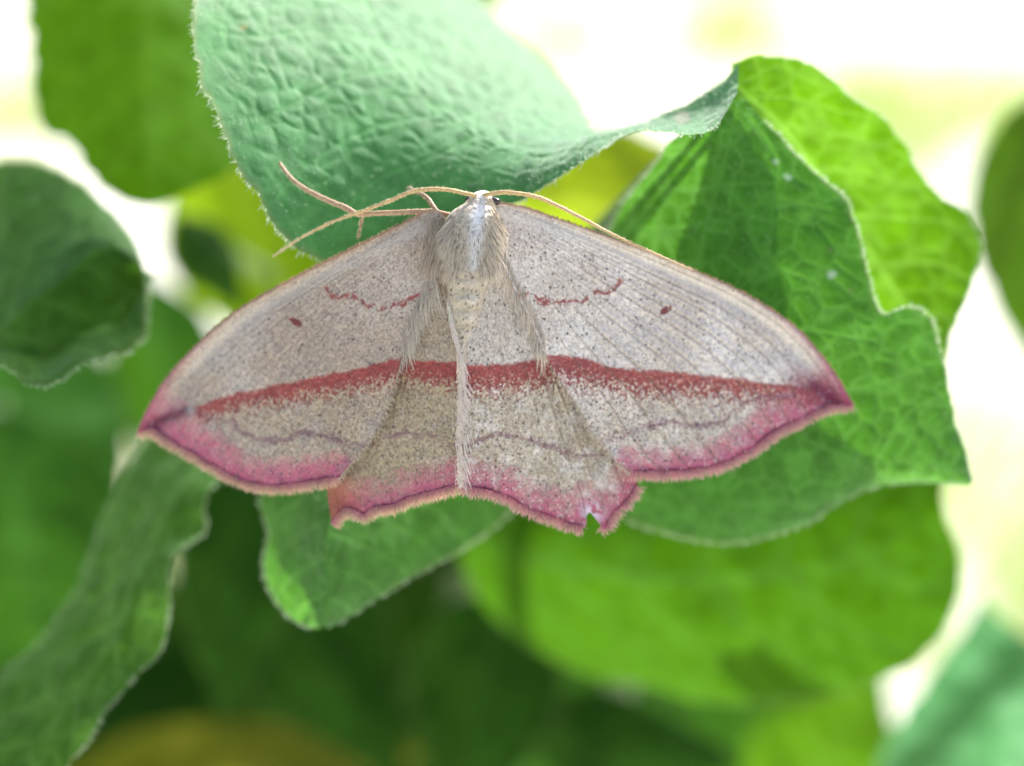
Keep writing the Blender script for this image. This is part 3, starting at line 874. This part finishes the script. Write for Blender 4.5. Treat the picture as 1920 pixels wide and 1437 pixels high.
    # vein lines: brownish threads, clearer on the right fore wing
    vs = {'fl': 0.06, 'fr': 0.30, 'hl': 0.10, 'hr': 0.18}[key] * vstr
    dvein = (1 - tri)
    col = mixc(col, lin(140, 112, 92), vs * np.exp(-(dvein / 0.17)**2) * sstep(0.2, .6, U))
    col = mixc(col, MAROON, 0.55 * np.clip(vs * 3, 0, 1.5) * np.exp(-(dvein / 0.10)**2) * np.clip(1 - d_out / 60, 0, 1) * (1.0 if not hind else .6))
    # dark sprinkled scales
    for sc, thr, rad, st in ((10.5, 0.30 if not left else 0.12, 0.15, 0.8), (6.5, 0.22, 0.19, 0.55), (5.0, 0.35, 0.36, 0.25)):
        q = p * np.array((1.0, 0.8))
        f1, f2, cid = worley(q, sc, 47 + int(sc * 10))
        rr_ = rad * (0.55 + 1.1 * cid / thr)
        dot = (1 - sstep(rr_ * .6, rr_ * 1.2, f1)) * (cid < thr)
        col = mixc(col, lin(70, 58, 62), st * dot * (1 - 0.7 * inb))
    f1, f2, cid = worley(p, 6.0, 83)
    col = mixc(col, lin(236, 230, 226), 0.40 * (1 - sstep(.1, .45, f1)) * (cid > 0.80) * (0.4 if left else 1) * (1 - 0.7 * inb))
    # costa: brown hairline then pale streak
    if not hind:
        dc, pos = pdist(p, w['costa'], 120)
        pale = np.exp(-((dc - (22 if left else 20)) / 13)**2) * sstep(0, .12, pos) * (1 - sstep(.75, .95, pos))
        col = mixc(col, lin(226, 214, 200), (0.30 if left else 0.55) * pale)
        col = mixc(col, lin(128, 88, 72), 0.75 * np.exp(-(dc / 4.5)**2) * sstep(0.05, .12, pos))
        col = mixc(col, PINK * 0.8, 0.5 * np.exp(-(dc / 14)**2) * sstep(.62, .95, pos))
    if key == 'hl':   # rusty lappet
        dd = np.hypot(p[..., 0] - 628, (p[..., 1] - 940) * .8)
        col = mixc(col, lin(150, 66, 44), 0.75 * np.exp(-(dd / 42)**2))
        dd, _ = pdist(p, w['costa'])
        col = mixc(col, lin(140, 92, 56), 0.5 * np.exp(-(dd / 26)**2))
    if key == 'hr':   # worn patch at the torn tail
        dd = np.hypot(p[..., 0] - 1110, p[..., 1] - 962)
        col = mixc(col, lin(225, 214, 226), 0.8 * np.exp(-(dd / 20)**2) * sstep(.35, .6, vnoise(p, 8, 99) + .1))
    V3 = P(p[..., 0], p[..., 1], z)
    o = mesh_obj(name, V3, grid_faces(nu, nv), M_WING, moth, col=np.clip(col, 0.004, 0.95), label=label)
    # ---------------- fringe along the outer margin
    def fringe(curve, n, ln, c0, c1, spread=.22, rows=2, inset=3.0, lift=.004, nm='fringe', skip=None, flow=(0, 0), curl=0.25, wid=(.0022, .0045)):
        cv = spline(curve, 400)
        L = 400
        i = np.clip((rng.uniform(0, 1, n) * (L - 1)), 0, L - 2)
        k = i.astype(int)
        q = cv[k] + (cv[k + 1] - cv[k]) * (i - k)[:, None]
        tg = cv[np.clip(k + 6, 0, L - 1)] - cv[np.clip(k - 6, 0, L - 1)]
        tg /= np.linalg.norm(tg, axis=1)[:, None] + 1e-9
        nn = np.stack((tg[:, 1], -tg[:, 0]), 1)
        ctr = p[nu // 2, nv // 2]
        sgn = np.sign(((q - ctr) * nn).sum(1).mean())
        nn *= sgn
        if skip is not None:
            kk = ~skip(q)
            q, nn = q[kk], nn[kk]
        m = len(q)
        nn = nn + np.asarray(flow, float)
        nn /= np.linalg.norm(nn, axis=1)[:, None]
        r2 = q - nn * rng.uniform(0, inset, (m, 1))
        zz = wing_z(r2[:, 0], r2[:, 1], hind) + lift * rng.uniform(.2, 1.4, m)
        root = P(r2[:, 0], r2[:, 1], zz)
        d = np.stack((nn[:, 0], -nn[:, 1], rng.normal(0.0, .12, m)), 1) + rng.normal(0, spread, (m, 3)) * np.array((1, 1, .4))
        cc = vnoise(q, 12, 5)[:, None]
        v, f, c = hair_mesh(root, d, ln * PX * rng.uniform(.35, 1.3, m), rng.uniform(*wid, m), np.array((0, 0, -curl)), np.asarray(c0) * (.75 + .5 * cc), np.asarray(c1) * rng.uniform(.75, 1.15, (m, 1)))
        ho = mesh_obj(nm, v, f, M_FUR, None, col=c, kind='stuff')
        ho.parent = o
        return ho
    hole = None
    if key == 'hr':
        hole = lambda q: (np.hypot(q[:, 0] - 1108, q[:, 1] - 968) < 27)
    fringe(w['outer'], 2300 if not hind else 1700, 19, lin(186, 112, 124), lin(220, 192, 160) if left else lin(220, 176, 168), .32, nm='fringe', skip=hole, inset=5, wid=(.0014, .0030))
    if not hind:
        # soft hair along the trailing edge, long and silky near the body
        inn = w['inner'][2:]
        fringe(inn, 620, 13, lin(190, 176, 158), lin(220, 208, 192), .34, wid=(.0012, .0026), nm='trailing_hair', inset=8, lift=.006, flow=(0.1 if left else -0.1, .9))
        near = w['inner'][2:6]
        fringe(near, 430, 52, lin(190, 176, 160), lin(220, 210, 198), .11, nm='silky_hair', inset=30, lift=.008, flow=(-.5 if left else .7, 2.8), curl=.28, wid=(.0012, .0024))
        fringe(w['costa'][2:], 900, 5, lin(140, 100, 80), lin(190, 160, 120), .3, nm='costal_hair', inset=2, lift=.012)
    else:
        inn = w['inner'][2:]
        fringe(inn, 420, 15, lin(226, 210, 190), lin(242, 230, 218), .25, nm='inner_hair', inset=6, lift=.012, flow=(0, 1.6))
    return o


make_wing('hl', 'hindwing', 'left hind wing with a rusty pointed lappet', 300, 260)
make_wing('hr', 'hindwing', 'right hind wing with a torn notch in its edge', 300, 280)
make_wing('fl', 'forewing', 'left fore wing with a fine red line and dark dot', 420, 330)
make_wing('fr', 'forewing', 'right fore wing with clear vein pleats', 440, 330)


def moth_body():
    # head, thorax and abdomen as one lofted skin: (px, py, half width px, height px, base z)
    prof = np.array([(906, 357, 1, 2, .02), (905, 360, 12, 10, .02), (903, 366, 19, 16, .02), (900, 374, 22, 20, .02), (896, 382, 26, 26, .02), (890, 396, 42, 36, .02), (885, 418, 52, 46, .02),
                     (881, 445, 53, 48, .02), (879, 475, 47, 44, .015), (877, 505, 43, 38, .01), (875, 540, 37, 33, .01), (873, 575, 31, 29, .005), (871, 605, 24, 25, .0), (869, 630, 16, 20, -.005), (867, 660, 12, 14, -.02), (865, 700, 8, 10, -.03), (864, 735, 1, 3, -.04)], float)
    n, k = 180, 72
    q = spline(prof * np.array((1, 1, 1, 1, 400)), n) / np.array((1, 1, 1, 1, 400))
    th = np.linspace(0, 2 * np.pi, k, endpoint=False)
    ct, st = np.cos(th), np.sin(th)
    px = q[:, 0, None] + q[:, 2, None] * ct
    py = q[:, 1, None] + 0 * ct
    z = q[:, 4, None] + np.where(st > 0, 1.0, 0.9) * q[:, 3, None] * PX * np.sign(st) * np.abs(st)**0.9
    seg = np.sin((py - 520) / 34.0 * 2 * np.pi)      # abdominal rings
    z = z + 0.003 * seg * sstep(510, 540, py) * (st > 0)
    pp = np.stack((px, py), -1)
    z = z + (vnoise(pp, 4, 3) - .5) * .006 * (st > 0)
    col = np.tile(lin(190, 174, 150), px.shape + (1,))
    col = mixc(col, lin(226, 222, 220), np.exp(-((px - (q[:, 0, None] + 9)) / 15)**2) * sstep(350, 400, py) * (1 - sstep(480, 520, py)))
    col = mixc(col, lin(168, 154, 136), 0.7 * sstep(470, 520, py))
    col = mixc(col, lin(206, 198, 192), 0.45 * np.exp(-((px - 885) / 14)**2) * sstep(.2, .7, seg * .5 + .5) * sstep(520, 545, py))
    col = mixc(col, lin(238, 236, 230), 1 - sstep(366, 374, py))
    f1, f2, cid = worley(pp * np.array((1, .7)), 6.0, 91)
    col = mixc(col, lin(30, 28, 44), 0.85 * (1 - sstep(.15, .34, f1)) * (cid < .30) * sstep(374, 384, py))
    col = col * (0.85 + 0.3 * vnoise(pp, 3, 4))[..., None]
    V3 = P(px, py, z)
    idx = np.arange(n * k).reshape(n, k)
    f = np.stack((idx[:-1], np.roll(idx[:-1], -1, 1), np.roll(idx[1:], -1, 1), idx[1:]), -1).reshape(-1, 4)
    body = mesh_obj('body', V3, f, M_BODY, moth, col=col, label='furry buff and whitish head, thorax and abdomen')
    # fur: shoulder tufts sweeping backwards and outwards
    m = 6000
    a = rng.uniform(0.12 * np.pi, .88 * np.pi, m)
    i = (np.interp(rng.uniform(0, 1, m), [0, .2, 1], [14, 36, n * .44])).astype(int)
    j = (a / (2 * np.pi) * k).astype(int)
    root = V3[i, j]
    side = np.cos(a)
    y0 = py[i, 0]
    fl = np.stack((side * (0.35 + .35 * (y0 < 470)), -1.0 + 0 * side, 0.12 + .1 * np.sin(a)), 1) + rng.normal(0, .16, (m, 3))
    ln = PX * rng.uniform(8, 22, m) * np.where(np.abs(side) > .55, 1.7, .7) * np.where(y0 < 400, .5, 1)
    cen = np.exp(-((side - .16) / .24)**2)[:, None] * (y0 < 500)[:, None]
    c0 = lin(176, 162, 142) * (1 - cen) + lin(216, 212, 214) * cen
    dk = (rng.uniform(0, 1, m) < .07)[:, None]
    c0 = np.where(dk, lin(92, 78, 66), c0) * rng.uniform(.8, 1.15, (m, 1))
    c1 = np.where(dk, lin(110, 94, 80), lin(212, 200, 184) * (1 - cen) + lin(240, 236, 234) * cen)
    v, ff, c = hair_mesh(root, fl, ln, rng.uniform(.0016, .0032, m), np.array((0, -.1, -.35)), c0, c1)
    h = mesh_obj('body_hair', v, ff, M_FUR, None, col=c, kind='stuff')
    h.parent = body
    # tufts on the wing roots
    m = 1500
    sd = np.where(rng.uniform(0, 1, m) < .6, -1, 1)
    q2 = np.stack((np.where(sd < 0, rng.normal(826, 17, m), rng.normal(926, 10, m)), rng.uniform(405, 500, m)), 1)
    root = P(q2[:, 0], q2[:, 1], wing_z(q2[:, 0], q2[:, 1]) + rng.uniform(-.004, .02, m))
    d = np.stack((sd * rng.normal(.18, .18, m), np.full(m, -1.0), rng.normal(.10, .08, m)), 1)
    c0 = np.where((sd < 0)[:, None], lin(180, 164, 144), lin(206, 196, 186)) * rng.uniform(.7, 1.15, (m, 1))
    v, ff, c = hair_mesh(root, d, PX * rng.uniform(14, 42, m), rng.uniform(.0014, .0028, m), np.array((0, 0, -.25)), c0, c0 * 1.25)
    h = mesh_obj('shoulder_hair', v, ff, M_FUR, None, col=np.clip(c, 0, .9), kind='stuff')
    h.parent = body
    # silky tail of hair over the mid seam
    m = 520
    t = rng.uniform(0, 1, m)
    line = spline([(838, 560), (852, 625), (864, 670), (870, 720), (867, 800), (868, 905)], 200)
    kk = (t * 198).astype(int)
    q2 = line[kk] + rng.normal(0, 1, (m, 2)) * (1.6 + 5.5 * sstep(.25, .6, t))[:, None]
    root = P(q2[:, 0], q2[:, 1], wing_z(q2[:, 0], q2[:, 1], True) + .020 + rng.uniform(0, .008, m))
    d = np.stack((rng.normal(.22, .16, m), np.full(m, -1.0), rng.normal(.02, .06, m)), 1)
    v, ff, c = hair_mesh(root, d, PX * rng.uniform(10, 28, m), rng.uniform(.0014, .0026, m), np.array((.1, 0, -.12)), lin(214, 200, 190), lin(236, 226, 220))
    h = mesh_obj('seam_hair', v, ff, M_FUR, None, col=c, kind='stuff')
    h.parent = body
    # eyes
    for ex, ey, ez in ((926, 378, .005), (884, 376, .0)):
        c0 = P(ex, ey, ez)
        u, w = np.linspace(0, np.pi, 14), np.linspace(0, 2 * np.pi, 20)
        uu, ww = np.meshgrid(u, w, indexing='ij')
        s = np.stack((np.sin(uu) * np.cos(ww) * 13 * PX, np.cos(uu) * 8 * PX, np.sin(uu) * np.sin(ww) * 11 * PX), -1) + c0
        e = mesh_obj('eye', s, grid_faces(14, 20), M_EYE, None, col=np.tile(np.array((.02, .008, .012)), (280, 1)))
        e.parent = body
    return body


moth_body()


def limb(name, pts, r, col_top, fringe_n=0, label=None, nseg=90, rings=0.0):
    p = spline([(a, b, c * 1000) for a, b, c in pts], nseg)
    path = P(p[:, 0], p[:, 1], p[:, 2] / 1000)
    rr = np.interp(np.linspace(0, 1, nseg), np.linspace(0, 1, len(r)), r) * PX
    if rings:
        rr = rr * (1 + rings * np.sin(np.arange(nseg) * 2.1))
    v, f = tube(path, rr, 10)
    c = np.tile(np.asarray(col_top), (len(v), 1)) * (0.8 + .4 * vnoise(v, .01, 3))[:, None]
    o = mesh_obj(name, v, f, M_LIMB, moth, col=c, label=label)
    if fringe_n:
        i = rng.integers(1, nseg - 2, fringe_n)
        th = rng.uniform(0, 2 * np.pi, fringe_n)
        d = path[i + 1] - path[i - 1]
        d /= np.linalg.norm(d, axis=1)[:, None]
        o2 = np.cross(d, np.array((0, 0, 1.0))); o2 /= np.linalg.norm(o2, axis=1)[:, None] + 1e-9
        o3 = np.cross(d, o2)
        out = np.cos(th)[:, None] * o2 + np.sin(th)[:, None] * o3
        v, f, c = hair_mesh(path[i] + out * rr[i][:, None] * .8, out + d * .9, PX * rng.uniform(2.5, 5.5, fringe_n), .002, np.zeros(3), lin(200, 180, 140), lin(232, 220, 196))
        h = mesh_obj('limb_scale', v, f, M_FUR, None, col=c, kind='stuff')
        h.parent = o
    return o


limb('antenna', [(893, 367, .05), (880, 365, .06), (845, 357, .075), (810, 355, .07), (772, 360, .05), (737, 374, .02), (702, 388, -.02), (667, 401, -.05), (626, 415, -.10), (591, 432, -.13), (553, 453, -.17), (511, 482, -.22)], (4.0, 3.8, 2.9, 2.2, 1.0), lin(190, 158, 108), 500, 'left antenna arching over the leaf', 140, .10)
limb('antenna', [(907, 367, .05), (914, 365, .06), (948, 361, .08), (1000, 368, .08), (1037, 382, .07), (1093, 410, .05), (1149, 440, .04), (1204, 465, .03), (1262, 491, .025), (1300, 507, .02)], (4.0, 3.8, 3.0, 2.2, 1.1), lin(190, 158, 108), 500, 'right antenna lying along the wing edge', 140, .10)
TAN = lin(160, 130, 100)
limb('leg', [(846, 405, -.03), (820, 399, -.03), (802, 397, -.03), (740, 399, -.05), (690, 401, -.07), (668, 401, -.09), (650, 391, -.10), (626, 381, -.12), (591, 365, -.15), (559, 346, -.18), (540, 328, -.21), (524, 306, -.235)], (5.5, 5.2, 5.0, 5.6, 5.0, 4.2, 3.4), TAN, 420, 'left foreleg reaching over the leaf', 130)
limb('leg', [(690, 401, -.075), (682, 404, -.08), (679, 412, -.10), (675, 430, -.15), (670, 449, -.20)], (3.0, 3.4, 3.0, 2.0, 1.4), TAN * .7, 60, None, 30)
limb('leg', [(830, 408, -.05), (815, 392, -.06), (804, 375, -.09), (792, 365, -.13), (778, 358, -.18), (765, 352, -.24)], (5, 4.6, 4.2, 3.4, 2.6), TAN * .85, 90, None, 40)
for sx in (1, -1):     # hind pairs, hidden under the wings, holding the leaves
    limb('leg', [(880 + 20 * sx, 450, -.04), (880 + 70 * sx, 470, -.12), (880 + 120 * sx, 520, -.25), (880 + 150 * sx, 560, -.42)], (5, 4.5, 4, 3), TAN, 0, None, 30)
    limb('leg', [(880 + 15 * sx, 480, -.05), (880 + 50 * sx, 540, -.14), (880 + 80 * sx, 610, -.26), (880 + 90 * sx, 670, -.45)], (5, 4.5, 4, 3), TAN, 0, None, 30)
